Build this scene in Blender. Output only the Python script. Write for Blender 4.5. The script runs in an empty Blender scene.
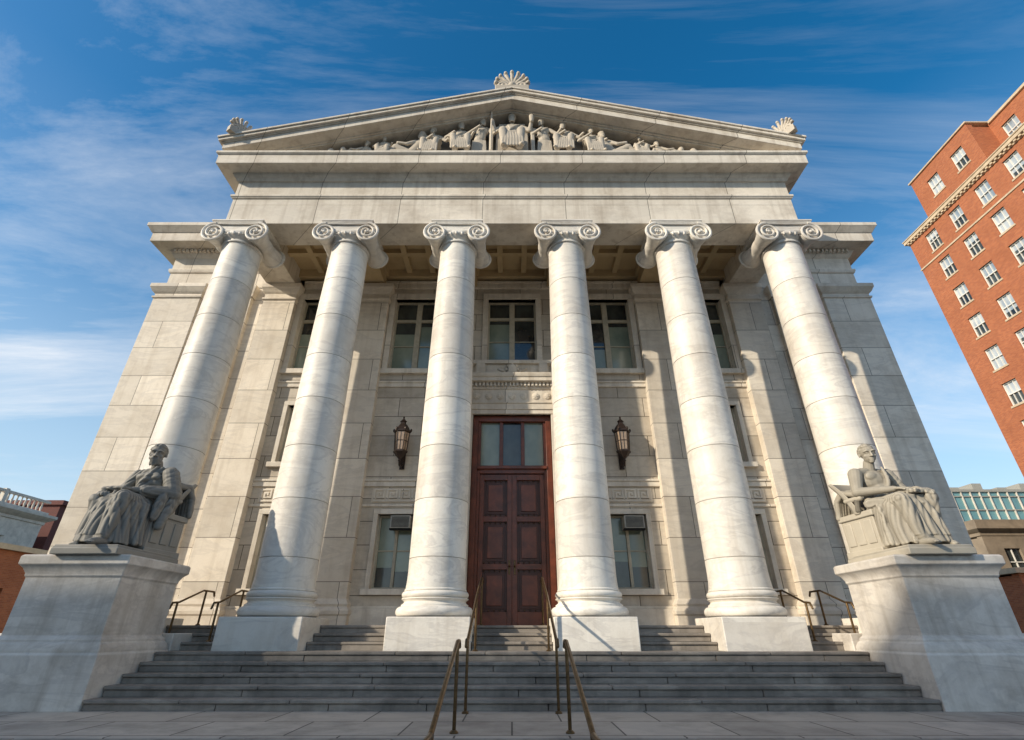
import bpy, math, random, bisect
from mathutils import Vector, Matrix, Quaternion
random.seed(7)
R=math.radians
SC=bpy.context.scene
# ------------------------------------------------------------------ node helpers
def newmat(name):
    m=bpy.data.materials.new(name); m.use_nodes=True
    nt=m.node_tree; b=nt.nodes["Principled BSDF"]
    return m,nt,b
def N(nt,t,**k):
    n=nt.nodes.new(t)
    for a,v in k.items(): setattr(n,a,v)
    return n
def L(nt,a,b): nt.links.new(a,b)
def mathn(nt,op,a,b=None,c=None):
    n=nt.nodes.new("ShaderNodeMath"); n.operation=op
    for i,v in enumerate((a,b,c)):
        if v is None: continue
        if isinstance(v,(int,float)): n.inputs[i].default_value=v
        else: nt.links.new(v,n.inputs[i])
    return n.outputs[0]
def vmath(nt,op,a,b=None):
    n=nt.nodes.new("ShaderNodeVectorMath"); n.operation=op
    for i,v in enumerate((a,b)):
        if v is None: continue
        if isinstance(v,(tuple,list)): n.inputs[i].default_value=v
        else: nt.links.new(v,n.inputs[i])
    return n.outputs[0]
def mix(nt,f,a,b,mode='MIX'):
    n=nt.nodes.new("ShaderNodeMix"); n.data_type='RGBA'; n.blend_type=mode
    if isinstance(f,(int,float)): n.inputs[0].default_value=f
    else: nt.links.new(f,n.inputs[0])
    for i,v in ((6,a),(7,b)):
        if isinstance(v,(tuple,list)): n.inputs[i].default_value=(*v[:3],1)
        else: nt.links.new(v,n.inputs[i])
    return n.outputs[2]
def ramp(nt,f,pts):
    n=nt.nodes.new("ShaderNodeValToRGB"); L(nt,f,n.inputs[0])
    cr=n.color_ramp
    cr.elements[0].position=pts[0][0]; cr.elements[1].position=pts[-1][0]
    c=lambda v:(v,v,v,1) if isinstance(v,(int,float)) else (*v,1)
    cr.elements[0].color=c(pts[0][1]); cr.elements[1].color=c(pts[-1][1])
    for p,v in pts[1:-1]:
        e=cr.elements.new(p); e.color=c(v)
    return n.outputs[0]
def noise(nt,vec,scale,detail=5,rough=.55,dist=0):
    n=nt.nodes.new("ShaderNodeTexNoise"); n.inputs['Scale'].default_value=scale
    n.inputs['Detail'].default_value=detail; n.inputs['Roughness'].default_value=rough
    n.inputs['Distortion'].default_value=dist
    if vec is not None: L(nt,vec,n.inputs['Vector'])
    return n.outputs[0]
def posn(nt): return nt.nodes.new("ShaderNodeNewGeometry").outputs['Position']
def bump(nt,b,h,strength=.3,dist=.02):
    n=nt.nodes.new("ShaderNodeBump"); n.inputs['Strength'].default_value=strength
    n.inputs['Distance'].default_value=dist; L(nt,h,n.inputs['Height']); L(nt,n.outputs[0],b.inputs['Normal'])

def stone(name,base,alt,dirt,block=None,drum=None,rough=.62,vein=.25,stain=.35,joint=.35,streak=.25,mort=.010,bumpy=.22,point=0.0,blockvar=.5,veinscale=1.1):
    m,nt,b=newmat(name); P=posn(nt)
    sep=N(nt,"ShaderNodeSeparateXYZ"); L(nt,P,sep.inputs[0])
    x,y,z=sep.outputs
    vec=P; blockfac=None; mortar=None
    if block:
        cx=N(nt,"ShaderNodeCombineXYZ")
        if len(block)>2: L(nt,x,cx.inputs[0]); L(nt,y,cx.inputs[1])
        else: L(nt,mathn(nt,'ADD',x,y),cx.inputs[0]); L(nt,z,cx.inputs[1])
        br=N(nt,"ShaderNodeTexBrick"); L(nt,cx.outputs[0],br.inputs['Vector'])
        br.inputs['Color1'].default_value=(0,0,0,1); br.inputs['Color2'].default_value=(1,1,1,1); br.inputs['Mortar'].default_value=(.5,.5,.5,1)
        br.inputs['Scale'].default_value=1; br.inputs['Brick Width'].default_value=block[0]; br.inputs['Row Height'].default_value=block[1]
        br.inputs['Mortar Size'].default_value=mort; br.inputs['Mortar Smooth'].default_value=.2
        blockfac=br.outputs['Color']; mortar=br.outputs['Fac']
        vec=vmath(nt,'ADD',P,vmath(nt,'MULTIPLY',blockfac,(7.3,3.1,5.7)))
    if drum:
        zd=mathn(nt,'DIVIDE',z,drum)
        d=mathn(nt,'FLOOR',zd)
        w=N(nt,"ShaderNodeTexWhiteNoise",noise_dimensions='2D')
        cc=N(nt,"ShaderNodeCombineXYZ"); L(nt,d,cc.inputs[0]); L(nt,mathn(nt,'FLOOR',mathn(nt,'DIVIDE',x,3.07)),cc.inputs[1])
        L(nt,cc.outputs[0],w.inputs['Vector']); blockfac=w.outputs[0]
        vec=vmath(nt,'ADD',P,vmath(nt,'MULTIPLY',w.outputs[1],(9,7,11)))
    mp=N(nt,"ShaderNodeMapping"); L(nt,vec,mp.inputs[0]); mp.inputs['Rotation'].default_value=(.35,.5,.2); mp.inputs['Scale'].default_value=(.55,.8,1.9)
    vn=noise(nt,mp.outputs[0],veinscale,5,.6,1.1)
    c=mix(nt,ramp(nt,vn,[(.3,0),(.7,1)]),base,alt)
    if blockfac is not None:
        c=mix(nt,blockvar,c,mix(nt,blockfac,tuple(v*.66 for v in base),tuple(min(1,v*1.16) for v in base)))
    vf=ramp(nt,vn,[(.455,0),(.5,1),(.57,0)])
    c=mix(nt,mathn(nt,'MULTIPLY',vf,vein),c,tuple(v*f for v,f in zip(base,(.42,.42,.46))))
    sn=noise(nt,P,.9,6,.72)
    c=mix(nt,mathn(nt,'MULTIPLY',ramp(nt,sn,[(.46,0),(.72,1)]),stain),c,dirt)
    if streak>0:
        st=noise(nt,vmath(nt,'MULTIPLY',P,(4.5,4.5,.28)),1.0,4,.6)
        c=mix(nt,mathn(nt,'MULTIPLY',ramp(nt,st,[(.5,0),(.76,1)]),streak),c,dirt)
    fn=noise(nt,P,24,2,.6)
    c=mix(nt,mathn(nt,'MULTIPLY',fn,.22),c,tuple(v*.5 for v in base))
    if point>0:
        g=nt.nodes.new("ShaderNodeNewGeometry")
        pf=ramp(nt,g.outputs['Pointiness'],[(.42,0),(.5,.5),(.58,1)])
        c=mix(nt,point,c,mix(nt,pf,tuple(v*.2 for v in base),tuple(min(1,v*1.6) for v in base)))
    h=mathn(nt,'MULTIPLY',noise(nt,P,7,4,.7),.45)
    if mortar is not None:
        c=mix(nt,mathn(nt,'MULTIPLY',mortar,joint),c,tuple(v*.18 for v in dirt))
        h=mathn(nt,'SUBTRACT',h,mathn(nt,'MULTIPLY',mortar,.8))
    if drum:
        fr=mathn(nt,'ABSOLUTE',mathn(nt,'SUBTRACT',mathn(nt,'FRACT',mathn(nt,'ADD',zd,.5)),.5))
        jm=mathn(nt,'MULTIPLY',mathn(nt,'LESS_THAN',fr,.0055),mathn(nt,'MULTIPLY',mathn(nt,'GREATER_THAN',z,2.0),mathn(nt,'LESS_THAN',z,10.3)))
        c=mix(nt,mathn(nt,'MULTIPLY',jm,.6),c,tuple(v*.4 for v in dirt))
    L(nt,c,b.inputs['Base Color']); b.inputs['Roughness'].default_value=rough
    b.inputs['Specular IOR Level'].default_value=.35
    bump(nt,b,h,bumpy,.03)
    return m
def plain(name,col,rough=.5,metal=0,var=.25,scale=6,spec=.5,bmp=.1):
    m,nt,b=newmat(name); P=posn(nt)
    n=noise(nt,P,scale,5,.65,.4)
    c=mix(nt,ramp(nt,n,[(.3,0),(.75,1)]),tuple(v*(1-var) for v in col),tuple(min(1,v*(1+var)) for v in col))
    L(nt,c,b.inputs['Base Color']); b.inputs['Roughness'].default_value=rough; b.inputs['Metallic'].default_value=metal
    b.inputs['Specular IOR Level'].default_value=spec
    if bmp: bump(nt,b,n,bmp,.01)
    return m
M={}
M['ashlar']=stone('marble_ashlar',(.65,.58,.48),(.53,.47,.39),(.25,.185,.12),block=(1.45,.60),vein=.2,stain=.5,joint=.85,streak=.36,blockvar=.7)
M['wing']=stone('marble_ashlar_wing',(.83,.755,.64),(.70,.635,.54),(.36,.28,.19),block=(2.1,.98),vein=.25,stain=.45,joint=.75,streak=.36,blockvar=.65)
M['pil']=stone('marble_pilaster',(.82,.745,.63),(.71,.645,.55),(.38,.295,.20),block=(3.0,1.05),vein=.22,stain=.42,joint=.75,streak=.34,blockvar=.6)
M['col']=stone('marble_column',(.88,.83,.75),(.76,.715,.645),(.42,.345,.255),drum=1.16,vein=.32,stain=.40,streak=.32,rough=.5,blockvar=.5)
M['trim']=stone('marble_trim',(.83,.76,.65),(.71,.65,.555),(.29,.22,.15),block=(2.4,9),vein=.12,stain=.5,streak=.5,joint=.75)
M['ped']=stone('marble_pedestal',(.76,.71,.64),(.63,.59,.53),(.26,.21,.155),vein=.3,stain=.6,streak=.5)
M['gran']=stone('granite_step',(.37,.325,.275),(.21,.187,.162),(.065,.054,.044),vein=.25,stain=.65,streak=.5,rough=.7,bumpy=.5,veinscale=2.2)
M['pave']=stone('terrace_paving',(.56,.48,.39),(.40,.345,.285),(.17,.14,.115),block=(1.25,.95,1),vein=.15,stain=.7,streak=0,joint=.8,mort=.012,rough=.8)
M['walk']=stone('sidewalk_concrete',(.36,.34,.31),(.28,.27,.25),(.14,.13,.12),block=(1.5,1.5,1),vein=.05,stain=.5,streak=0,joint=.7,rough=.85)
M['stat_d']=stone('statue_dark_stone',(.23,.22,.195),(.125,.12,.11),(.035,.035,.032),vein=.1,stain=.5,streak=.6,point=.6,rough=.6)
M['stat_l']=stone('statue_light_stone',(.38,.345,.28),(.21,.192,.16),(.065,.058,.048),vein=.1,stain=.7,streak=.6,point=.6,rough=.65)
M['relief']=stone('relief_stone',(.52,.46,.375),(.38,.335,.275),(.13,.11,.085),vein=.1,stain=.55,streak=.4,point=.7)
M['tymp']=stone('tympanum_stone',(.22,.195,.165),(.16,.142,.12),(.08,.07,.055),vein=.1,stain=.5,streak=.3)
M['ceil']=stone('ceiling_plaster',(.60,.46,.27),(.52,.40,.23),(.27,.19,.10),vein=.05,stain=.4,streak=0)  # tan plaster with the warmth of bounced light painted into its colour
def brickmat(name,c1,c2,mort):
    m,nt,b=newmat(name); P=posn(nt)
    sep=N(nt,"ShaderNodeSeparateXYZ"); L(nt,P,sep.inputs[0])
    cx=N(nt,"ShaderNodeCombineXYZ"); L(nt,mathn(nt,'ADD',sep.outputs[0],sep.outputs[1]),cx.inputs[0]); L(nt,sep.outputs[2],cx.inputs[1])
    br=N(nt,"ShaderNodeTexBrick"); L(nt,cx.outputs[0],br.inputs['Vector'])
    br.inputs['Color1'].default_value=(*c1,1); br.inputs['Color2'].default_value=(*c2,1); br.inputs['Mortar'].default_value=(*mort,1)
    br.inputs['Scale'].default_value=1; br.inputs['Brick Width'].default_value=.22; br.inputs['Row Height'].default_value=.075
    br.inputs['Mortar Size'].default_value=.005
    n=noise(nt,P,.5,7,.7)
    c=mix(nt,mathn(nt,'MULTIPLY',ramp(nt,n,[(.35,0),(.75,1)]),.55),br.outputs['Color'],tuple(v*.55 for v in c1))
    L(nt,c,b.inputs['Base Color']); b.inputs['Roughness'].default_value=.85
    return m
M['brick']=brickmat('red_brick',(.46,.145,.055),(.32,.088,.036),(.38,.23,.14))
M['brick_d']=brickmat('dark_brick',(.16,.045,.035),(.12,.035,.03),(.14,.10,.09))
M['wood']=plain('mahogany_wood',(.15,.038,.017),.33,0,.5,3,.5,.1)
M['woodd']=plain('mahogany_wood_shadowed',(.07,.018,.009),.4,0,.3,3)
M['bronze']=plain('bronze',(.035,.022,.017),.45,.3,.4,9)
M['brass']=plain('aged_brass_rail',(.13,.08,.035),.38,.7,.45,14)
M['frame']=plain('painted_window_frame',(.44,.39,.29),.5,0,.2,5)
M['white']=plain('white_paint',(.74,.72,.66),.5,0,.1,5)
M['limest']=plain('limestone_trim',(.56,.44,.30),.7,0,.2,2)
M['cream']=plain('cream_painted_stone',(.60,.56,.49),.7,0,.25,2)
M['dark']=plain('dark_interior',(.012,.012,.014),.6,0,.2,2,.2,0)
M['grille']=plain('ac_casing',(.34,.33,.29),.5,0,.2,8)
M['asph']=plain('asphalt',(.05,.05,.052),.9,0,.25,3,.3,.3)
M['grass']=plain('lawn_grass',(.05,.085,.025),.95,0,.4,8,.2,.5)
M['ground']=plain('ground_far',(.09,.10,.07),.95,0,.3,.4,.2,0)
M['lampglass']=plain('lamp_glass',(.34,.25,.18),.15,0,.3,8)
M['brownst']=plain('brownstone_wall',(.25,.20,.145),.8,0,.3,.8)
def glass(name,c1,c2,scale=.9,rough=.06):
    m,nt,b=newmat(name); P=posn(nt)
    n=noise(nt,vmath(nt,'MULTIPLY',P,(1,1,.7)),scale,4,.6)
    L(nt,mix(nt,ramp(nt,n,[(.4,0),(.62,1)]),c1,c2),b.inputs['Base Color'])
    b.inputs['Roughness'].default_value=rough; b.inputs['IOR'].default_value=1.5; b.inputs['Specular IOR Level'].default_value=.8
    bump(nt,b,noise(nt,P,1.4,2,.5),.04,.02)
    return m
M['glass']=glass('window_glass',(.012,.016,.018),(.06,.07,.065))
M['blind']=glass('window_glass_with_blind',(.15,.195,.16),(.26,.30,.235),.8,.12)
M['wshade']=glass('window_glass_white_shade',(.46,.50,.52),(.22,.28,.34),.5,.12)
M['green']=glass('teal_curtain_glass',(.10,.24,.27),(.16,.34,.36),.3,.25)

# ------------------------------------------------------------------ mesh builder
class MB:
    def __init__(s): s.v=[];s.f=[];s.m=[]
    def add(s,vs,fs,m=0):
        o=len(s.v); s.v+= [tuple(v) for v in vs]
        for f in fs: s.f.append(tuple(i+o for i in f)); s.m.append(m)
    def box(s,x0,x1,y0,y1,z0,z1,m=0):
        if x0>x1:x0,x1=x1,x0
        if y0>y1:y0,y1=y1,y0
        s.add([(x0,y0,z0),(x1,y0,z0),(x1,y1,z0),(x0,y1,z0),(x0,y0,z1),(x1,y0,z1),(x1,y1,z1),(x0,y1,z1)],
              [(0,3,2,1),(4,5,6,7),(0,1,5,4),(1,2,6,5),(2,3,7,6),(3,0,4,7)],m)
    def stack(s,x0,x1,y0,y1,prof,m=0):
        vs=[];fs=[]
        for o,z in prof: vs+=[(x0-o,y0-o,z),(x1+o,y0-o,z),(x1+o,y1+o,z),(x0-o,y1+o,z)]
        n=len(prof)
        fs.append((3,2,1,0)); k=4*(n-1); fs.append((k,k+1,k+2,k+3))
        for i in range(n-1):
            for j in range(4):
                a=4*i+j;b=4*i+(j+1)%4; fs.append((a,b,b+4,a+4))
        s.add(vs,fs,m)
    def lathe(s,cx,cy,prof,seg=48,m=0,phase=0):
        vs=[];fs=[];n=len(prof)
        for r,z in prof:
            for j in range(seg):
                a=2*math.pi*(j+phase)/seg; vs.append((cx+r*math.cos(a),cy+r*math.sin(a),z))
        for i in range(n-1):
            for j in range(seg):
                a=i*seg+j;b=i*seg+(j+1)%seg; fs.append((a,b,b+seg,a+seg))
        fs.append(tuple(reversed(range(seg)))); fs.append(tuple(range((n-1)*seg,n*seg)))
        s.add(vs,fs,m)
    def loft(s,rings,m=0):
        n=len(rings[0]);vs=[p for r in rings for p in r];fs=[]
        for i in range(len(rings)-1):
            for j in range(n):
                a=i*n+j;b=i*n+(j+1)%n; fs.append((a,b,b+n,a+n))
        fs.append(tuple(reversed(range(n)))); fs.append(tuple(range((len(rings)-1)*n,len(rings)*n)))
        s.add(vs,fs,m)
    def prismY(s,poly,y0,y1,m=0):
        n=len(poly); vs=[(x,y0,z) for x,z in poly]+[(x,y1,z) for x,z in poly]
        fs=[tuple(range(n)),tuple(reversed(range(n,2*n)))]
        for i in range(n):
            j=(i+1)%n; fs.append((j,i,i+n,j+n))
        s.add(vs,fs,m)
    def cap(s,p0,r0,p1,r1,m=0,seg=12,rings=4):
        p0=Vector(p0);p1=Vector(p1);d=p1-p0;l=d.length
        if l<1e-6: d=Vector((0,0,1))
        q=Vector((0,0,1)).rotation_difference(d.normalized())
        pr=[]
        for i in range(rings+1):
            a=-math.pi/2+ (math.pi/2)*i/rings; pr.append((max(r0*math.cos(a),1e-4),r0*math.sin(a)))
        for i in range(rings+1):
            a=(math.pi/2)*i/rings; pr.append((max(r1*math.cos(a),1e-4),l+r1*math.sin(a)))
        s.loft([[tuple(p0+q@Vector((r*math.cos(2*math.pi*j/seg),r*math.sin(2*math.pi*j/seg),h))) for j in range(seg)] for r,h in pr],m)
    def chain(s,pts,r,m=0,seg=10):
        for i in range(len(pts)-1):
            ra=r[i] if isinstance(r,(list,tuple)) else r; rb=r[i+1] if isinstance(r,(list,tuple)) else r
            s.cap(pts[i],ra,pts[i+1],rb,m,seg,3)
    def tube(s,pts,r,m=0,seg=10):
        pts=[Vector(p) for p in pts]; rs=[]; up=None
        for i,p in enumerate(pts):
            d=(pts[min(i+1,len(pts)-1)]-pts[max(i-1,0)]).normalized()
            if up is None:
                up=Vector((0,0,1)) if abs(d.z)<.9 else Vector((0,1,0))
            a=d.cross(up).normalized(); b2=a.cross(d).normalized(); up=b2
            rr=r[i] if isinstance(r,(list,tuple)) else r
            rs.append([tuple(p+a*rr*math.cos(2*math.pi*j/seg)+b2*rr*math.sin(2*math.pi*j/seg)) for j in range(seg)])
        s.loft(rs,m)
    def ell(s,c,rx,ry,rz,m=0,rot=None,seg=16,rings=10):
        c=Vector(c); rs=[]
        for i in range(rings+1):
            a=-math.pi/2+math.pi*i/rings; k=max(math.cos(a),1e-3); ring=[]
            for j in range(seg):
                t=2*math.pi*j/seg; p=Vector((rx*k*math.cos(t),ry*k*math.sin(t),rz*math.sin(a)))
                if rot is not None: p=rot@p
                ring.append(tuple(c+p))
            rs.append(ring)
        s.loft(rs,m)
    def xf(s,M4,start=0):
        for i in range(start,len(s.v)): s.v[i]=tuple(M4@Vector(s.v[i]))
    def build(s,name,mats,parent=None,bevel=0,smooth=True,ang=32,segs=2):
        me=bpy.data.meshes.new(name); me.from_pydata(s.v,[],s.f)
        for m in mats: me.materials.append(m)
        me.polygons.foreach_set('material_index',s.m)
        me.polygons.foreach_set('use_smooth',[smooth]*len(s.f)); me.update()
        if smooth: me.set_sharp_from_angle(angle=R(ang))
        o=bpy.data.objects.new(name,me); SC.collection.objects.link(o)
        if parent: setpar(o,parent)
        if bevel:
            bv=o.modifiers.new('bevel','BEVEL'); bv.width=bevel; bv.segments=segs; bv.limit_method='ANGLE'; bv.angle_limit=R(40)
        return o
def setpar(o,p):
    o.parent=p; o.matrix_parent_inverse=Matrix.Translation(p.location).inverted()
def empty(name,loc):
    e=bpy.data.objects.new(name,None); e.location=loc; e.empty_display_size=.5; SC.collection.objects.link(e); return e
def remeshed(mb,name,mats,parent,voxel,smooth=2,M4=None,fn=None):
    me=bpy.data.meshes.new('tmp'); me.from_pydata(mb.v,[],mb.f); me.update()
    o=bpy.data.objects.new('tmp',me); SC.collection.objects.link(o)
    r=o.modifiers.new('r','REMESH'); r.mode='VOXEL'; r.voxel_size=voxel; r.use_smooth_shade=True
    sm=o.modifiers.new('s','SMOOTH'); sm.factor=.5; sm.iterations=smooth
    dg=bpy.context.evaluated_depsgraph_get(); dg.update()
    nm=bpy.data.meshes.new_from_object(o.evaluated_get(dg))
    bpy.data.objects.remove(o)
    if fn:
        ns=[v.normal.copy() for v in nm.vertices]
        for v,n in zip(nm.vertices,ns): v.co=v.co+n*fn(v.co,n)
    if M4: nm.transform(M4)
    nm.materials.clear()
    for m in mats: nm.materials.append(m)
    nm.polygons.foreach_set('use_smooth',[True]*len(nm.polygons))
    ob=bpy.data.objects.new(name,nm); SC.collection.objects.link(ob)
    if parent: setpar(ob,parent)
    return ob
def cells(mb,axis,c0,c1,a0,a1,z0,z1,ops,m=0):
    A=sorted(set([a0,a1]+[o[0] for o in ops]+[o[1] for o in ops])); Z=sorted(set([z0,z1]+[o[2] for o in ops]+[o[3] for o in ops]))
    for i in range(len(A)-1):
        k=None
        for j in range(len(Z)-1):
            ca=(A[i]+A[i+1])/2;cz=(Z[j]+Z[j+1])/2
            hole=any(o[0]<ca<o[1] and o[2]<cz<o[3] for o in ops)
            if hole:
                if k is not None: emit(mb,axis,c0,c1,A[i],A[i+1],k,Z[j],m); k=None
            elif k is None: k=Z[j]
        if k is not None: emit(mb,axis,c0,c1,A[i],A[i+1],k,Z[-1],m)
def emit(mb,axis,c0,c1,a0,a1,z0,z1,m):
    if axis=='x': mb.box(a0,a1,c0,c1,z0,z1,m)
    else: mb.box(c0,c1,a0,a1,z0,z1,m)

# ------------------------------------------------------------------ COURTHOUSE
CH=empty('courthouse',(0,13,0))
CX=[-7.675,-4.605,-1.535,1.535,4.605,7.675]; CY=10.9
LAND=1.12; SOF=11.23
ops=[]; wins=[]
for X in (-6.14,-3.07,0,3.07,6.14):
    z0=8.42 if X==0 else 8.15
    ops.append((X-.78,X+.78,z0,10.8)); wins.append((X,.78,z0,10.8,'up'))
for X in (-6.14,-3.07,3.07,6.14):
    ops.append((X-.5,X+.5,1.95,3.78)); wins.append((X,.5,1.95,3.78,'low'))
for X in (-6.14,6.14):
    ops.append((X-.5,X+.5,5.2,6.95)); wins.append((X,.5,5.2,6.95,'mid'))
ops.append((-1.14,1.14,LAND,6.65))
mb=MB(); cells(mb,'x',13.5,14.05,-8.3,8.3,LAND-.3,12.3,ops)
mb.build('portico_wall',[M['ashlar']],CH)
mb=MB()
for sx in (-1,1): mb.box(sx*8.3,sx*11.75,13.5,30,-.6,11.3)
mb.box(-8.3,8.3,14.3,30,-.6,11.3)
mb.build('wing_walls',[M['wing']],CH)
mb=MB()
for sx in (-1,1):
    a,b_=sorted((sx*10.25,sx*11.8))
    mb.stack(a,b_,13.28,15.2,[(.12,-.6),(.12,1.5),(.07,1.56),(.07,1.75),(0,1.82),(0,10.70),(.04,10.72),(.05,10.78),(.0,10.80),(.0,10.88),(.08,10.96),(.13,11.06),(.15,11.09),(.15,11.225)],0)
    a,b_=sorted((sx*8.62,sx*9.35))
    mb.stack(a,b_,13.36,14.0,[(.08,-.6),(.08,1.5),(0,1.8),(0,10.75),(.05,10.8),(.05,10.95),(.12,11.1),(.12,11.222)],0)
mb.build('wing_antae',[M['wing']],CH,bevel=.012)
mb=MB()
for X in (-7.62,-4.56,4.56,7.62):
    mb.stack(X-.52,X+.52,13.26,13.6,[(.10,LAND),(.10,1.34),(.13,1.38),(.13,1.46),(.06,1.54),(.08,1.6),(.03,1.68),(0,1.72),(0,10.6),(.05,10.63),(.05,10.69),(.0,10.71),(.0,10.86),(.07,10.93),(.10,11.05),(.12,11.07),(.12,11.225)])
mb.build('pilasters',[M['pil']],CH,bevel=.01)
mb=MB()
for X,w,z0,z1,k in wins:
    if k=='up':
        mb.box(X-w-.17,X-w+.002,13.43,13.7,z0,z1); mb.box(X+w-.002,X+w+.17,13.43,13.7,z0,z1)
        mb.box(X-w-.17,X+w+.17,13.425,13.7,z1,z1+.2); mb.box(X-w-.22,X+w+.22,13.38,13.7,z0-.16,z0)
    else:
        mb.box(X-w-.12,X-w+.002,13.45,13.7,z0,z1); mb.box(X+w-.002,X+w+.12,13.45,13.7,z0,z1)
        mb.box(X-w-.12,X+w+.12,13.445,13.7,z1,z1+.13); mb.box(X-w-.2,X+w+.2,13.38,13.7,z0-.14,z0)
for a,b_ in ((-7.1,-5.1),(-4.04,-1.35),(1.35,4.04),(5.1,7.1)):
    mb.box(a,b_,13.44,13.52,4.52,4.66); mb.box(a,b_,13.41,13.52,4.66,4.72)
    mb.box(a,b_,13.46,13.52,3.98,4.05)
    mb.box(a,b_,13.40,13.52,LAND,1.5); mb.box(a,b_,13.44,13.52,1.5,1.56)
    mb.box(a,b_,13.45,13.52,7.55,7.68); mb.box(a,b_,13.42,13.52,7.68,7.74)
mb.box(-7.0,7.0,13.42,13.52,11.23,11.42); mb.box(-7.0,7.0,13.38,13.52,11.42,11.5)
mb.build('window_surrounds_and_belts',[M['trim']],CH,bevel=.008)
pat=["#######.","#.....#.","#.###.#.","#.#.#.#.","#.#...#.","#.#####.","#.......","########"]
mb=MB(); cs=.043
for X in (-6.14,-3.07,3.07,6.14):
    n=4; W=n*8*cs; x0=X-W/2
    mb.box(x0-.05,x0+W+.05,13.485,13.51,4.09,4.48,1)
    for u in range(n):
        for r_,row in enumerate(pat):
            for c_,ch in enumerate(row):
                if ch=='#': mb.box(x0+(u*8+c_)*cs,x0+(u*8+c_+1)*cs,13.455,13.487,4.455-(r_+1)*cs,4.455-r_*cs)
mb.build('greek_key_frieze',[M['pil'],M['relief']],CH,smooth=False)
mb=MB()
for X,w,z0,z1,k in wins:
    Y=13.72; t=.05
    mb.box(X-w,X-w+t,Y-.05,Y+.1,z0,z1,0); mb.box(X+w-t,X+w,Y-.05,Y+.1,z0,z1,0)
    mb.box(X-w+t,X+w-t,Y-.052,Y+.1,z1-t,z1,0); mb.box(X-w+t,X+w-t,Y-.052,Y+.1,z0,z0+t,0)
    if k=='up':
        mb.box(X-.085,X+.085,Y-.06,Y+.1,z0+t,z1-t,0)
        zm=z0+(z1-z0)*.72
        mb.box(X-w+t,X-.085,Y-.045,Y+.1,zm-.05,zm+.05,0); mb.box(X+.085,X+w-t,Y-.045,Y+.1,zm-.05,zm+.05,0)
        for sx in (-1,1):
            a,b_=sorted((X+sx*.085,X+sx*(w-t)))
            mb.box(a,b_,Y+.02,Y+.03,zm+.05,z1-t,1)
            zz=z0+(zm-z0)*(.9 if X==0 and sx<0 else random.choice((.45,.75,.9)))
            up,lo=(1,2)
            if X==0 and sx>0: up,lo=1,1
            mb.box(a,b_,Y+.02,Y+.03,zz,zm-.05,up); mb.box(a,b_,Y+.022,Y+.032,z0+t,zz,lo)
            mb.box(a,b_,Y-.01,Y+.02,(z0+zm)/2-.014,(z0+zm)/2+.014,0)
    else:
        mb.box(X-.035,X+.035,Y-.045,Y+.1,z0+t,z1-t,0)
        for sx in (-1,1):
            a,b_=sorted((X+sx*.035,X+sx*(w-t)))
            zz=z0+(z1-z0)*random.uniform(.2,.6)
            mb.box(a,b_,Y+.02,Y+.03,zz,z1-t,2); mb.box(a,b_,Y+.022,Y+.032,z0+t,zz,1)
            mb.box(a,b_,Y-.01,Y+.02,z0+(z1-z0)*.5,z0+(z1-z0)*.5+.03,0)
mb.build('windows',[M['frame'],M['glass'],M['blind']],CH,smooth=False)
for X in (-3.07,3.07):
    mb=MB(); mb.box(X-.12,X+.40,13.32,13.75,3.40,3.72,0)
    for i in range(9): mb.box(X-.09,X+.37,13.31,13.325,3.43+i*.03,3.445+i*.03,1)
    mb.box(X-.14,X+.42,13.34,13.5,3.36,3.40,1)
    mb.build('window_air_conditioner',[M['grille'],M['dark']],CH,bevel=.006)
mb=MB()
mb.box(-1.12,1.12,13.38,13.52,7.9,8.28); mb.box(-1.2,1.2,13.3,13.52,8.28,8.4)
for sx in (-1,1):
    mb.box(sx*.95-.13,sx*.95+.13,13.28,13.40,7.88,8.27)
    mb.box(sx*.5-.26,sx*.5+.26,13.355,13.385,7.97,8.2)
mb.ell((0,13.36,8.09),.17,.06,.19)
for i in range(8):
    a=2*math.pi*i/8; mb.ell((.17*math.cos(a),13.35,8.09+.17*math.sin(a)),.05,.04,.05)
for sx in (-1,1):
    for i in range(5): mb.ell((sx*(.24+i*.045),13.35,8.02+.02*i),.04,.03,.04)
mb.build('window_balcony_panel',[M['trim']],CH,bevel=.008)
mb=MB()
mb.stack(-1.3,1.3,13.4,13.6,[(0,6.65),(.0,6.78),(.03,6.78),(.03,6.95),(.06,6.97),(.06,7.0),(0,7.0),(0,7.42),(.04,7.44),(.05,7.5)],0)
mb.stack(-1.3,1.3,13.4,13.6,[(.12,7.62),(.22,7.63),(.22,7.74),(.25,7.76),(.28,7.84),(.28,7.88)],0)
mb.box(-1.3,1.3,13.36,13.6,7.5,7.62)
for i in range(24): mb.box(-1.33+i*.1125,-1.33+i*.1125+.065,13.27,13.37,7.505,7.615)
for i in range(7):
    x=-1.05+i*.35
    k0=len(mb.v); mb.lathe(0,0,[(.11,0),(.11,.02),(.07,.03),(.04,.05)],12)
    for k in range(k0,len(mb.v)):
        v=mb.v[k]; mb.v[k]=(v[0]+x,13.4-v[2],7.21+v[1])
    for j in range(6):
        a=math.pi*j/3; mb.ell((x+.065*math.cos(a),13.375,7.21+.065*math.sin(a)),.03,.015,.03,seg=8,rings=6)
mb.box(-1.38,-1.14,13.42,13.6,LAND,6.65); mb.box(1.14,1.38,13.42,13.6,LAND,6.65)
for sx in (-1,1):
    mb.tube([(sx*1.26,13.32-.1*math.sin(t*.9),6.6+.28*t) for t in (0,.5,1,1.5,2,2.5,3)],[.05,.07,.08,.09,.1,.11,.10])
mb.build('door_surround',[M['trim']],CH,bevel=.006)
mb=MB(); Y=13.72
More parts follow.
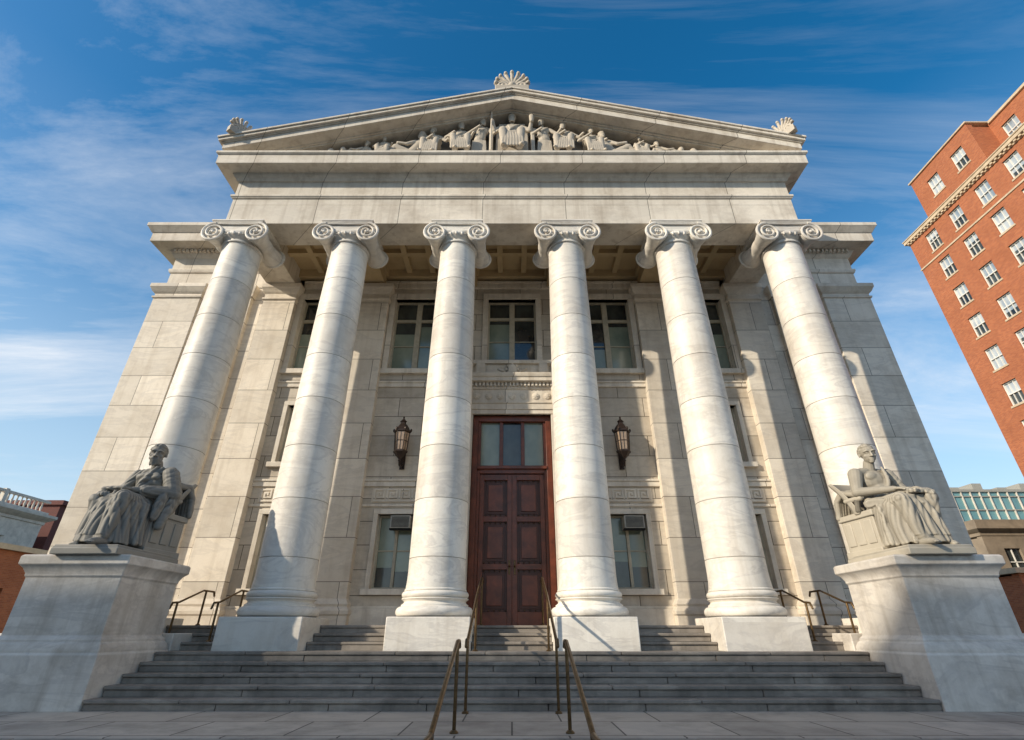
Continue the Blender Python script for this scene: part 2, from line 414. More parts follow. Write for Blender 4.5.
for sx in (-1,1):
    mb.box(sx*1.14,sx*.98,Y-.14,Y+.1,LAND,6.65,0)
    mb.box(sx*.98,sx*.90,Y-.08,Y+.1,LAND,6.5,0)
mb.box(-.98,.98,Y-.14,Y+.1,6.48,6.65,0)
mb.box(-.90,.90,Y-.10,Y+.1,4.93,5.16,0); mb.box(-.98,.98,Y-.17,Y-.08,5.05,5.13,0)
for x in (-.31,.31): mb.box(x-.05,x+.05,Y-.07,Y+.1,5.16,6.48,0)
mb.box(-.90,-.36,Y,Y+.02,5.16,6.48,3); mb.box(-.26,.26,Y+.003,Y+.02,5.16,6.48,2); mb.box(.36,.90,Y,Y+.02,5.16,6.48,3)
for sx in (-1,1):
    def bx(x0,x1,ya,z0,z1,m=0): mb.box(sx*x0,sx*x1,Y-ya,Y+.06,z0,z1,m)
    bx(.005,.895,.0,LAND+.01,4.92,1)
    bx(.008,.13,.06,LAND+.02,4.91); bx(.77,.893,.06,LAND+.02,4.91)
    zs=[LAND+.02,LAND+.32,2.42,2.56,3.62,3.76,4.75,4.91]
    for i in range(0,8,2): bx(.13,.77,.058,zs[i],zs[i+1])
    for i in (1,3,5):
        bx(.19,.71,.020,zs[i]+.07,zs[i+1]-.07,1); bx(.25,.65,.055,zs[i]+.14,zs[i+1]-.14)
        for zz in (zs[i]+.03,zs[i+1]-.03):
            for k in range(5): mb.ell((sx*(.17+k*.14),Y-.05,zz),.018,.028,.018,m=4,seg=8,rings=5)
    mb.ell((sx*.07,Y-.12,2.5),.028,.05,.028,4); mb.box(sx*.07-.025,sx*.07+.025,Y-.075,Y-.055,2.3,2.65,4)
mb.box(-.012,.012,Y-.075,Y,LAND+.02,4.91,0)
mb.build('entrance_door',[M['wood'],M['woodd'],M['glass'],M['blind'],M['brass']],CH,bevel=.008)
mb=MB(); mb.box(-8.45,8.45,11.35,13.6,.3,LAND); mb.build('portico_floor',[M['pave']],CH)
# --- columns
SH0,SH1=1.78,10.5
for X in CX:
    mb=MB(); mb.box(X-.77,X+.77,CY-.77,CY+.77,.3,1.25)
    mb.build('column_plinth',[M['col']],CH,bevel=.015)
    mb=MB()
    prof=[(.74,1.25)]
    for i in range(9):
        a=-math.pi/2+math.pi*i/8; prof.append((.665+.095*math.cos(a),1.345+.095*math.sin(a)))
    prof+=[(.665,1.465)]
    for i in range(7): prof.append((.665-.055*math.sin(math.pi*i/6),1.47+.10*i/6))
    prof+=[(.66,1.585)]
    for i in range(9):
        a=-math.pi/2+math.pi*i/8; prof.append((.60+.065*math.cos(a),1.65+.065*math.sin(a)))
    prof+=[(.62,1.72),(.62,1.745),(.60,1.76)]
    nsh=60; R0,R1=.582,.492
    joints=[j*1.16 for j in range(1,12) if SH0+.3<j*1.16<SH1-.3]
    zl=sorted([SH0+(SH1-SH0)*i/nsh for i in range(nsh+1)]+[j+d for j in joints for d in (-.008,-.003,.003,.008)])
    for z in zl:
        t=(z-SH0)/(SH1-SH0); r=R0-(R0-R1)*(t**1.7)
        if t<.03: r+=.02*(1-t/.03)**2
        if any(abs(z-j)<.004 for j in joints): r-=.010
        prof.append((r,z))
    prof+=[(.50,10.5)]
    for i in range(7):
        a=-math.pi/2+math.pi*i/6; prof.append((.50+.035*math.cos(a),10.535+.03*math.sin(a)))
    prof+=[(.50,10.57),(.50,10.63),(.56,10.68),(.61,10.75),(.60,10.83),(.5,10.86)]
    mb.lathe(X,CY,prof,72)
    mb.build('column_shaft',[M['col']],CH,ang=28)
    mb=MB()
    zc=10.78; vr=.305; vx=.585
    for i in range(24):
        a=2*math.pi*i/24; mb.ell((X+.60*math.cos(a),CY+.60*math.sin(a),10.745),.035,.035,.06,seg=8,rings=6)
    for sx in (-1,1):
        c=X+sx*vx
        rings=[]
        for i in range(21):
            t=-1+2*i/20; r=.18+.105*abs(t)**1.5
            if abs(abs(t)-.12)<.06 or abs(t)<.03: r+=.018
            y=CY+t*.54
            rings.append([(c+r*math.cos(2*math.pi*j/32),y,zc+r*math.sin(2*math.pi*j/32)) for j in reversed(range(32))])
        mb.loft(rings)
        for fy in (-1,1):
            yf=CY+fy*.55
            d=[[ (c+rr*math.cos(2*math.pi*j/40),yf+off*fy,zc+rr*math.sin(2*math.pi*j/40)) for j in range(40)] for rr,off in ((.278,-.06),(.278,.0),(.255,.002))]
            if fy>0: d=[list(reversed(r)) for r in d]
            mb.loft(d)
            pts=[];rad=[]; turns=2.3
            for i in range(70):
                t=i/69; ang=math.pi/2 - sx*2*math.pi*turns*t
                rr=vr*(1-t)**.9*.93+.045
                pts.append((c+rr*math.cos(ang),yf+fy*(.03+.05*t),zc+rr*math.sin(ang))); rad.append(.043*(1-.5*t))
            mb.tube(pts,rad,seg=8)
            mb.ell((c,yf+fy*.06,zc),.055,.045,.055)
    for fy in (-1,1):
        yf=CY+fy*.55
        mb.box(X-vx,X+vx,yf-fy*.12,yf-fy*.01,zc+.03,zc+.31)
        mb.tube([(X-vx+.0,yf+fy*.02,zc+.325),(X,yf+fy*.02,zc+.315),(X+vx,yf+fy*.02,zc+.325)],.033,seg=8)
        mb.tube([(X-vx+.22,yf+fy*.012,zc+.065),(X,yf+fy*.012,zc+.04),(X+vx-.22,yf+fy*.012,zc+.065)],.028,seg=8)
        for sx in (-1,1):
            for k in range(3): mb.cap((X+sx*.30,yf+fy*.01,zc+.05*k-.02),.02,(X+sx*(.22-.03*k),yf+fy*.02,zc-.04+.06*k),.012)
    mb.box(X-.5,X+.5,CY-.45,CY+.45,10.84,11.09)
    mb.stack(X-.60,X+.60,CY-.50,CY+.50,[(.0,11.10),(.06,11.11),(.10,11.14),(.10,11.17),(.12,11.18),(.12,11.226)])
    mb.build('ionic_capital',[M['col']],CH,ang=40)
mb=MB()
mb.box(-8.15,8.15,10.45,11.35,SOF,11.95)
for sx in (-1,1): mb.box(sx*7.2,sx*8.15,11.35,13.505,SOF,11.95)
mb.build('architrave',[M['trim']],CH,bevel=.01)
mb=MB()
for X in (-4.605,-1.535,1.535,4.605):
    mb.box(X-.36,X+.36,11.35,13.5,11.30,11.94)
    for sx in (-1,1): mb.box(X+sx*.36,X+sx*.44,11.42,13.4,11.62,11.94)
for X0,X1 in ((-7.2,-4.965),(-4.245,-1.895),(-1.175,1.175),(1.895,4.245),(4.965,7.2)):
    mb.box(X0,X1,11.35,11.43,11.60,11.94); mb.box(X0,X1,13.28,13.52,11.60,11.94)
    for k in (1,2):
        xx=X0+(X1-X0)*k/3; mb.box(xx-.09,xx+.09,11.43,13.28,11.74,11.94)
    mb.box(X0,X1,12.27,12.45,11.735,11.94)
mb.box(-8.1,8.1,10.5,14,11.90,12.2)
mb.build('portico_ceiling',[M['ceil']],CH,bevel=.008)
ent=[(0,11.95),(0,12.18),(.03,12.19),(.06,12.24),(.07,12.24),(.07,12.31),(0,12.32),(0,12.86),(.05,12.88),(.08,12.96),(.12,12.99),(.16,13.06),(.17,13.10),(.50,13.105),(.51,13.12),(.51,13.44),(.54,13.46),(.57,13.50),(.57,13.57),(.50,13.60)]
mb=MB()
mb.stack(-8.15,8.15,10.45,30,ent)
mb.build('entablature',[M['trim']],CH,bevel=.006)
mb=MB()
mb.stack(-11.75,11.75,13.5,30.2,[(0,11.25),(.0,11.9),(.04,11.92),(.07,12.0),(.07,12.06),(.01,12.07),(.01,12.55),(.08,12.6),(.14,12.7),(.2,12.8),(.62,12.81),(.63,12.83),(.63,13.15),(.67,13.18),(.75,13.31),(.80,13.37),(.80,13.50)])
for X0,X1 in ((-11.75,-8.6),(8.6,11.75)):
    n=22
    for i in range(n): mb.box(X0+(X1-X0)*i/n,X0+(X1-X0)*(i+.55)/n,13.24,13.36,12.68,12.79)
mb.box(-11.4,11.4,14.2,29.8,13.4,13.8)
mb.build('wing_entablature',[M['trim']],CH,bevel=.01)
HT,SL=16.53,.272
def Hh(x): return HT-SL*abs(x)
def chev(mb,xe,t0,t1,y0,y1,m=0):
    for sx in (-1,1):
        poly=[(0,HT-t1),(sx*xe,Hh(xe)-t1),(sx*xe,Hh(xe)-t0),(0,HT-t0)]
        if sx<0: poly=list(reversed(poly))
        mb.prismY(poly,y0,y1,m)
mb=MB()
chev(mb,8.80,0,.07,9.80,30.3); chev(mb,8.77,.07,.17,9.84,30.2); chev(mb,8.70,.17,.21,9.91,30.1)
chev(mb,8.66,.21,.43,9.95,30.0); chev(mb,8.6,.43,.48,10.28,30); chev(mb,8.5,.48,.54,10.34,30)
mb.build('raking_cornice',[M['trim']],CH,bevel=.008,smooth=False)
mb=MB(); mb.prismY([(-8.4,13.5),(8.4,13.5),(8.4,Hh(8.4)-.4),(0,HT-.4),(-8.4,Hh(8.4)-.4)],10.70,30)
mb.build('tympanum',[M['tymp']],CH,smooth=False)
def palmette(name,x,y,z,s,yaw=0):
    mb=MB()
    mb.box(-.55,.55,-.12,.14,-.2,.12)
    for i in range(9):
        a=R(-78+i*19.5); l=.66*(1-.18*abs(i-4)/4)
        p0=Vector((.07*math.sin(a),0,.22+.07*math.cos(a))); p1=Vector((l*math.sin(a),-.02,.22+l*math.cos(a)))
        mb.cap(p0,.03,p1,.072); mb.ell(p1+Vector((0,-.05,0)),.065,.06,.065)
    for sx in (-1,1):
        mb.tube([(sx*(.30+.14*math.cos(t)),-.04,.18+.14*math.sin(t)) for t in [k*.45 for k in range(15)]],[.05-.002*k for k in range(15)])
        mb.ell((sx*.3,-.04,.18),.07,.08,.07)
    mb.ell((0,-.05,.2),.12,.1,.14)
    remeshed(mb,name,[M['relief']],CH,.020,1,Matrix.Translation((x,y,z))@Matrix.Rotation(yaw,4,'Z')@Matrix.Scale(s,4))
palmette('acroterion',0,9.98,HT+.05,1.0)
palmette('acroterion',-8.26,10.0,Hh(8.35)+.10,.70,R(58)); palmette('acroterion',8.26,10.0,Hh(8.35)+.10,.70,R(-58))
# --- figure generator --------------------------------------------------------
def hand(mb,w,d,up,side,s=1.0,curl=.5):
    w=Vector(w);d=Vector(d).normalized();up=Vector(up);up=(up-d*up.dot(d)).normalized();lat=d.cross(up)*side
    for k in range(4):
        o=lat*(.036-.024*k)*s; base=w+d*.085*s+o
        mb.cap(w+o*.55,.019*s,base,.014*s,seg=8)
        ln=(.078,.088,.083,.065)[k]*s
        a1=curl*.6; d1=(d*math.cos(a1)-up*math.sin(a1)); p1=base+d1*ln*.5
        a2=a1+curl; d2=(d*math.cos(a2)-up*math.sin(a2)); p2=p1+d2*ln*.35
        a3=a2+curl*.8; d3=(d*math.cos(a3)-up*math.sin(a3)); p3=p2+d3*ln*.28
        mb.chain([base,p1,p2,p3],[.0118*s,.011*s,.010*s,.009*s],seg=8)
    t0=w+d*.02*s+lat*.03*s; t1=t0+(d*.6+lat*.7-up*.2)*.05*s; t2=t1+(d*.85+lat*.2-up*.35)*.04*s
    mb.chain([t0,t1,t2],[.018*s,.0145*s,.011*s],seg=8)
def head(mb,c,yaw=0,pitch=0,beard=False,s=1.0,hair=True,rs=1,detail=True):
    Rm=(Matrix.Rotation(yaw,3,'Z')@Matrix.Rotation(pitch,3,'X'))
    c=Vector(c)
    def P(x,y,z): return c+Rm@(Vector((x,y,z))*s)
    rr=random.Random(rs)
    mb.ell(P(0,.010,.025),.076*s,.092*s,.088*s,rot=Rm)
    mb.ell(P(0,-.028,-.04),.061*s,.062*s,.072*s,rot=Rm)
    mb.ell(P(0,-.068,-.098),.028*s,.022*s,.018*s,rot=Rm)
    if detail:
        mb.chain([P(0,-.084,.014),P(0,-.103,-.022),P(0,-.106,-.034)],[.009*s,.0115*s,.014*s],seg=8)
        for sx in (-1,1):
            mb.chain([P(sx*.012,-.083,.026),P(sx*.035,-.082,.03),P(sx*.056,-.064,.02)],[.009*s,.0115*s,.009*s],seg=8)
            mb.ell(P(sx*.030,-.071,.004),.014*s,.010*s,.009*s,rot=Rm,seg=8,rings=6)
            mb.ell(P(sx*.044,-.055,-.03),.021*s,.02*s,.02*s,rot=Rm,seg=8,rings=6)
            mb.ell(P(sx*.078,.012,-.005),.010*s,.020*s,.032*s,rot=Rm,seg=8,rings=6)
            mb.ell(P(sx*.013,-.095,-.035),.010*s,.011*s,.009*s,rot=Rm,seg=8,rings=6)
        mb.chain([P(-.022,-.081,-.063),P(0,-.089,-.060),P(.022,-.081,-.063)],.0072*s,seg=8)
        mb.chain([P(-.018,-.081,-.078),P(0,-.087,-.079),P(.018,-.081,-.078)],.0078*s,seg=8)
    if hair:
        for i in range(150 if detail else 30):
            th=rr.uniform(0,2*math.pi); ph=rr.uniform(-.35,1.5)
            x=math.cos(th)*math.cos(ph);y=math.sin(th)*math.cos(ph);z=math.sin(ph)
            if y<-.35 and z<.62: continue
            if y<.1 and z<.0: continue
            mb.ell(P(.075*x,.012+.093*y,.027+.088*z),.015*s,.015*s,.013*s,seg=7,rings=5)
    if beard:
        for i in range(50):
            a=rr.uniform(-1.3,1.3); z=rr.uniform(-.135,-.055)
            k=1-.35*((-.06-z)/.09)
            mb.ell(P(.058*math.sin(a)*k,-.03-.055*math.cos(a)*k,z),.014*s,.014*s,.018*s,seg=7,rings=5)
def arc(a,b,sag,n=8,side=(0,0,-1)):
    a=Vector(a);b=Vector(b);sd=Vector(side)
    return [a.lerp(b,i/n)+sd*sag*math.sin(math.pi*i/n) for i in range(n+1)]
def seated(variant):
    mb=MB()
    mb.ell((0,0,.56),.20,.18,.13)
    mb.cap((0,.0,.60),.165,(0,-.01,.80),.16)
    mb.ell((0,-.01,.93),.205,.135,.17)
    for sx in (-1,1):
        mb.ell((sx*.085,-.095,.985),.092,.040,.062)
        mb.cap((sx*.05,.01,1.085),.062,(sx*.21,.0,1.045),.072)
    mb.cap((0,.01,1.06),.074,(0,-.03,1.2),.064)
    kn=[(-.19,-.47,.58),(.18,-.50,.60)]
    an=[(-.13,-.42,.12),(.18,-.56,.12)] if variant==0 else [(-.17,-.55,.12),(.15,-.44,.12)]
    for i,sx in enumerate((-1,1)):
        mb.cap((sx*.1,0,.56),.12,kn[i],.088); mb.cap(kn[i],.086,an[i],.05)
        a=Vector(an[i]); mb.chain([a+Vector((0,.04,-.07)),a+Vector((sx*.01,-.09,-.075)),a+Vector((sx*.02,-.16,-.09))],[.042,.04,.03])
        for t in range(5): mb.ell(a+Vector((sx*.02+(t-2)*.019,-.185+.006*abs(t-1),-.095)),.011,.024,.013,seg=7,rings=5)
    rings=[];n=120
    for k in range(24):
        t=k/23; z=.655-.60*t
        sc=.70+.30*min(1,t/.16)**.5
        cy=-.26-.02*t; rx=(.275+.05*t)*sc; ry=(.315+.04*t)*sc
        ring=[]
        for j in range(n):
            a=2*math.pi*j/n; fr=math.exp(-((a-1.5*math.pi)/.36)**2)
            amp=.002+.016*t
            rp=amp*(math.sin(11*a+1.2*math.sin(3*t+variant)))-.07*fr*(1-.6*t)*min(1,t/.12)
            ring.append(((rx+rp)*math.cos(a),cy+(ry+rp)*math.sin(a),z+.010*math.sin(5*a)*t))
        rings.append(list(reversed(ring)))
    mb.loft(rings)
    for sx in (-1,1):
        for k in range(5):
            x=sx*(.10+.05*k); y=-.51+.035*k*k*.5
            mb.chain([(x*.95,y,.57),(x*1.02,y-.05,.4),(x*1.05,y-.055,.22),(x*1.12,y-.07,.07)],[.012,.014,.018,.024],seg=7)
    for k in range(4):
        mb.chain(arc((-.20,-.51,.60-.07*k),(.19,-.54,.57-.08*k),.06+.02*k,10,(0,.2,-1)),[.010+.014*math.sin(math.pi*i/10) for i in range(11)],seg=7)
    sh=[(-.235,.0,1.04),(.235,.0,1.04)]
    if variant==0:
        el=[(-.33,-.10,.76),(.36,.0,.76)]; wr=[(-.16,-.37,.715),(.12,-.35,.735)]
        mb.cap(sh[1],.10,el[1],.10); mb.cap(el[1],.095,(.19,-.26,.745),.07)
        mb.cap(sh[0],.082,el[0],.068); mb.cap(el[0],.064,wr[0],.040); mb.cap(el[1],.055,wr[1],.038)
        hand(mb,wr[0],(.35,-.75,-.12),(0,0,1),1,1.15,.45); hand(mb,wr[1],(-.75,-.5,-.05),(0,.1,1),-1,1.15,.5)
        for k in range(3):
            mb.chain(arc((.19-.05*k,-.02-.04*k,1.12),(-.20+.03*k,-.10,.70-.03*k),.06,10,(.15,-1,-.25)),[.016+.012*math.sin(math.pi*i/10) for i in range(11)],seg=8)
        mb.chain([(.35,.02,.78),(.36,.0,.62),(.35,-.04,.46),(.36,-.06,.32)],[.085,.075,.06,.045]); mb.chain([(.33,-.10,.74),(.34,-.14,.58),(.33,-.16,.42)],[.06,.055,.04])
        mb.chain([(.1,.08,1.10),(.16,.14,.95),(.15,.15,.7)],[.07,.07,.07]); mb.chain([(-.1,.08,1.08),(-.12,.12,.9),(-.12,.13,.65)],[.06,.06,.07])
        for k in range(5): mb.chain([(.10+.05*k,.12,1.02-.03*k),(.13+.05*k,.27,.93),(.15+.045*k,.36,.80),(.15+.045*k,.40,.55)],[.045,.04,.04,.035])
        head(mb,(0,-.065,1.325),R(34),R(8),True,1.2,True,4)
        mb.cap((-.14,-.50,.715),.024,(.10,-.46,.735),.024)
    else:
        el=[(-.345,-.06,.77),(.33,-.07,.77)]; wr=[(-.10,-.35,.745),(.17,-.41,.735)]
        mb.cap(sh[0],.086,el[0],.064); mb.cap(el[0],.064,wr[0],.040)
        mb.cap(sh[1],.095,el[1],.082); mb.cap(el[1],.078,(.23,-.25,.75),.06); mb.cap(el[1],.055,wr[1],.038)
        hand(mb,wr[0],(.7,-.6,-.08),(0,0,1),1,1.15,.5); hand(mb,wr[1],(-.1,-.9,-.22),(0,.1,1),-1,1.15,.4)
        for k in range(4):
            mb.chain(arc((.19-.04*k,-.04-.03*k,1.11),(-.18+.04*k,-.10,.66),.07,10,(.3,-1,-.3)),[.014+.012*math.sin(math.pi*i/10) for i in range(11)],seg=8)
        mb.chain([(-.20,-.02,.66),(-.26,-.12,.60),(-.22,-.25,.60)],[.06,.07,.06])
        mb.chain([(.35,.0,.76),(.35,-.03,.6),(.34,-.06,.42)],[.065,.055,.045])
        mb.chain([(.12,.08,1.10),(.17,.13,.95),(.15,.15,.7)],[.065,.07,.07])
        for k in range(5): mb.chain([(-.05-.04*k,.13,.95-.04*k),(-.10-.045*k,.27,.84),(-.12-.045*k,.36,.74),(-.12-.045*k,.40,.52)],[.045,.04,.04,.035])
        head(mb,(0,-.06,1.325),R(-24),R(8),False,1.2,True,9)
        s0=len(mb.v); mb.box(-.13,.13,-.10,.10,-.02,.02); mb.xf(Matrix.Translation((.06,-.45,.69))@Matrix.Rotation(R(10),4,'X')@Matrix.Rotation(R(10),4,'Z'),s0)
    return mb,(wr,el)
def sst(a,b,x):
    t=min(1,max(0,(x-a)/(b-a))); return t*t*(3-2*t)
def foldfn(variant,info):
    wr,el=info; W=[Vector(w) for w in wr]
    def fn(p,n):
        x,y,z=p
        if z>1.14: return 0
        m=1.0
        for w in W: m*=sst(.05,.13,(p-(w+Vector((0,-.06,-.01)))).length)
        e=Vector(el[0]); w=W[0]
        ab=w-e; t=min(1,max(0,(p-e).dot(ab)/ab.dot(ab))); dd=(p-(e+ab*t)).length
        if variant==1 or t>.2: m*=sst(.05,.09,dd)
        if variant==1 and x<-.2 and z>.7 and y<.1: m*=.1
        if z<.13 and y<-.52: m*=.2
        wv=.04*math.sin(9*x+5*z)+.03*math.sin(15*y+7*z+2)+.02*math.sin(23*x-11*z)
        d=0
        k1=1-sst(.50,.60,z)
        a=math.atan2(y+.22,x)
        d+=k1*(.022*abs(math.sin(8.5*a+1.4*math.sin(2.2*a+5*z)+3*z))+.010*abs(math.sin(19*a+2*math.sin(7*z))) -.014)
        k2=sst(.50,.58,z)*(1-sst(.70,.78,z))*(1 if y<-.05 else .4)
        u=(y-1.6*x*x+.4*x*(1 if variant else -1)+wv)/.06
        d+=k2*(.014*abs(math.sin(math.pi*u))-.007)
        k3=sst(.70,.80,z); bare=0
        if variant==1 and y<0 and x<.10 and z>.80: bare=sst(0,.08,(.10-x))*sst(.78,.86,z)
        u=(z*.75+(-x)*.65+wv)/.075
        amp=.6+.4*math.sin(8*x+9*z)
        d+=k3*(1-bare)*amp*(.014*abs(math.sin(math.pi*u))-.006)
        if x>.27 and .35<z<1.0: d+=.005*abs(math.sin(30*(z+.6*y)+2*math.sin(9*x)))-.002
        return d*m
    return fn
def statue(X,variant,mat):
    S=1.40; base=2.13; Yc=9.42
    E=empty('seated_statue',(X,Yc,base))
    T=Matrix.Translation((X,Yc,base+.12))@Matrix.Rotation(R(7 if variant else -7),4,'Z')@Matrix.Diagonal((S,S*1.10,S*.985,1))
    mb,info=seated(variant)
    remeshed(mb,'figure',[mat],E,.0085,1,T,fn=foldfn(variant,info))
    mb=MB()
    mb.stack(X-.54,X+.54,8.40,10.05,[(0,base-.02),(0,base+.08),(-.02,base+.10),(-.02,base+.13)])
    mb.build('statue_base',[mat],E,bevel=.012)
    mb=MB()
    mb.box(-.30,.30,-.12,.40,.05,.50); mb.box(-.33,.33,-.14,.43,-.03,.06); mb.box(-.325,.325,-.15,.42,.455,.53)
    rings=[]
    for k in range(14):
        t=k/13; z=.50+.50*t; yb=.20+.26*t*t+.02; th=.085-.015*t; ring=[]
        W=.34+.03*math.sin(math.pi*t)
        for j in range(21):
            u=-1+2*j/20; ring.append((u*W,yb+.02-.24*(abs(u)**2.2)*(1-.25*t),z+(.05*(1-u*u) if k==13 else 0)))
        for j in range(21):
            u=1-2*j/20; ring.append((u*W,yb+.02+th-.24*(abs(u)**2.2)*(1-.25*t),z+(.05*(1-u*u) if k==13 else 0)))
        rings.append(ring)
    mb.loft(rings)
    for sx in (-1,1):
        mb.tube([(sx*.33,.03,.53),(sx*.345,.0,.62),(sx*.345,-.02,.68)],[.035,.03,.04])
        mb.cap((sx*.34,-.06,.69),.035,(sx*.34,.16,.70),.035)
        for k in range(3): mb.box(sx*.302-.012,sx*.302+.012,-.08+k*.16,.04+k*.16,.12,.42)
    mb.xf(T)
    mb.build('chair',[mat],E,bevel=.02)
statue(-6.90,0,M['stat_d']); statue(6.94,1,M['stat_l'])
# pediment sculpture -------------------------------------------------
def relfig(mb,x,z,h,kind,fl=1,rs=0):
    r_=random.Random(rs); s0=len(mb.v)
    if kind in('throne','sit','stand'):
        if kind=='stand':
            mb.ell((0,0,.25),.2,.15,.55)
            for i in range(9): mb.chain([(-.17+.042*i,-.10,.5),(-.19+.047*i,-.16,-.1),(-.2+.05*i,-.17,-.5)],[.02,.03,.035],seg=6)
        else:
            for sx in (-1,1):
                kx=sx*.2+fl*.10*(kind=='sit')
                mb.cap((sx*.1,0,.55),.12,(kx,-.35,.58),.10); mb.cap((kx,-.35,.58),.095,(sx*.16+fl*.14,-.38,.05),.09)
                mb.cap((sx*.16+fl*.14,-.38,.04),.05,(sx*.2+fl*.18,-.5,.02),.04)
            for i in range(8): mb.chain([(-.2+.055*i+fl*.05,-.38,.5),(-.2+.06*i+fl*.08,-.44,.25),(-.22+.065*i+fl*.10,-.45,.02)],[.02,.03,.035],seg=6)
            for i in range(5): mb.chain(arc((-.24,-.1-.06*i,.6),(.24,-.14-.06*i,.6),.08,6,(0,-.3,-1)),.02,seg=6)
        mb.cap((0,0,.62),.16,(fl*.04,-.01,.82),.14); mb.ell((fl*.05,-.01,.95),.19,.13,.16)
        mb.cap((fl*.05,0,1.05),.06,(fl*.06,-.03,1.18),.055)
        head(mb,(fl*.07,-.05,1.31),fl*R(25),0,r_.random()<.5,1.25,True,rs,False)
        for i in range(5): mb.chain(arc((.15-.06*i+fl*.05,-.06,1.08),(-.15+.03*i+fl*.04,-.14,.68),.06,6,(0,-1,0)),.02,seg=6)
        if kind=='throne':
            for sx in (-1,1): mb.cap((sx*.22,0,1.03),.07,(sx*.40,-.08,.86),.06); mb.cap((sx*.40,-.08,.86),.055,(sx*.44,-.2,1.08),.04)
            mb.cap((-.46,-.22,.1),.022,(-.46,-.22,1.45),.022); mb.cap((.44,-.22,1.05),.05,(.44,-.22,1.2),.06)
            mb.box(-.36,.36,.0,.25,.0,1.0); mb.box(-.30,.30,.02,.2,1.0,1.2)
        else:
            a=r_.uniform(-.1,.2)
            mb.cap((-.2+fl*.05,0,1.03),.068,(-.33,-.08,.80),.055); mb.cap((-.33,-.08,.8),.05,(-.15+a,-.28,.78+a),.036)
            mb.cap((.2+fl*.05,0,1.03),.068,(.36,-.05,.82),.055); mb.cap((.36,-.05,.82),.05,(.42+a*.5,-.22,.95-a),.036)
    else:
        mb.cap((0,0,.16),.16,(-fl*.15,0,.45),.14); mb.ell((-fl*.2,0,.55),.16,.13,.17)
        mb.cap((-fl*.22,0,.66),.06,(-fl*.24,-.02,.76),.05)
        head(mb,(-fl*.24,-.05,.88),fl*R(20),0,r_.random()<.5,1.25,True,rs,False)
        mb.cap((0,0,.15),.14,(fl*.40,-.1,.36),.10); mb.cap((fl*.40,-.1,.36),.09,(fl*.62,-.1,.08),.06)
        mb.cap((0,-.08,.12),.13,(fl*.5,-.15,.12),.09); mb.cap((fl*.5,-.15,.12),.085,(fl*.95,-.1,.07),.05)
        mb.cap((-fl*.33,0,.62),.07,(-fl*.45,-.08,.34),.055); mb.cap((-fl*.45,-.08,.34),.05,(-fl*.6,-.15,.12),.04)
        mb.cap((-fl*.08,-.05,.62),.065,(fl*.12,-.14,.45),.055); mb.cap((fl*.12,-.14,.45),.05,(fl*.35,-.18,.47),.036)
        for i in range(7): mb.chain(arc((-fl*.1+fl*.09*i,-.08,.30),(fl*.02+fl*.1*i,-.2,.06),.04,5,(fl,-.4,0)),.022,seg=6)
    s=h/1.42
    mb.xf(Matrix.Translation((x,10.50,z))@Matrix.Diagonal((s*1.0,s*.78,s,1)),s0)
mb=MB()
mb.box(-6.6,6.6,10.36,10.75,13.56,13.92); mb.box(-4.0,4.0,10.34,10.75,13.58,14.02)
relfig(mb,0,13.96,2.02,'throne',0,1)
for sx in (-1,1):
    relfig(mb,sx*1.03,14.10,1.66,'stand',-sx,2+sx); relfig(mb,sx*1.72,13.98,1.60,'sit',-sx,12+sx)
    relfig(mb,sx*2.45,13.9,1.46,'sit',sx,22+sx); relfig(mb,sx*3.15,13.95,1.70,'rec',sx,32+sx)
    relfig(mb,sx*4.10,13.85,1.10,'sit',-sx,52+sx); relfig(mb,sx*4.75,13.92,1.15,'rec',sx,42+sx)
    mb.ell((sx*5.62,10.42,14.05),.14,.14,.26); mb.ell((sx*5.25,10.42,14.22),.10,.12,.14)
    mb.box(sx*.66-.06,sx*.66+.06,10.4,10.75,14.02,15.3)
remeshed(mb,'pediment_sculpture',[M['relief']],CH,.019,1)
# lanterns ----------------------------------------------------------
for X in (-3.07,3.07):
    mb=MB(); ly=13.08
    mb.lathe(X,ly,[(.02,5.10),(.045,5.13),(.03,5.17),(.07,5.22),(.13,5.28),(.15,5.32),(.20,5.36),(.20,5.40),(.17,5.42)],6,0)
    mb.lathe(X,ly,[(.165,5.42),(.20,5.92)],6,1)
    for j in range(6):
        a=2*math.pi*j/6
        mb.cap((X+.17*math.cos(a),ly+.17*math.sin(a),5.40),.013,(X+.205*math.cos(a),ly+.205*math.sin(a),5.93),.013)
        a2=a+math.pi/6
        mb.cap((X+.15*math.cos(a2),ly+.15*math.sin(a2),5.42),.006,(X+.18*math.cos(a2),ly+.18*math.sin(a2),5.92),.006)
        mb.ell((X+.24*math.cos(a),ly+.24*math.sin(a),6.0),.03,.03,.05,seg=8,rings=6)
    mb.lathe(X,ly,[(.188,5.66),(.198,5.665),(.190,5.68)],6,0)
    mb.lathe(X,ly,[(.19,5.92),(.245,5.94),(.245,5.98),(.21,6.0),(.17,6.08),(.13,6.15),(.08,6.2),(.07,6.24),(.10,6.27),(.05,6.32),(.02,6.36),(.03,6.39),(.01,6.43)],6,0)
    mb.tube([(X,13.5,5.15),(X,13.3,5.03),(X,13.12,5.02),(X,13.08,5.1)],[.03,.03,.025,.025]); mb.tube([(X,13.5,5.75),(X,13.38,5.86),(X,13.28,5.93)],[.02,.02,.02])
    mb.box(X-.07,X+.07,13.465,13.50,5.0,5.85)
    mb.build('wall_lantern',[M['bronze'],M['lampglass']],CH,ang=25)
mb=MB(); mb.box(4.95,5.06,13.23,13.265,2.0,2.2); mb.build('wall_notice_plate',[M['bronze']],CH,bevel=.004)

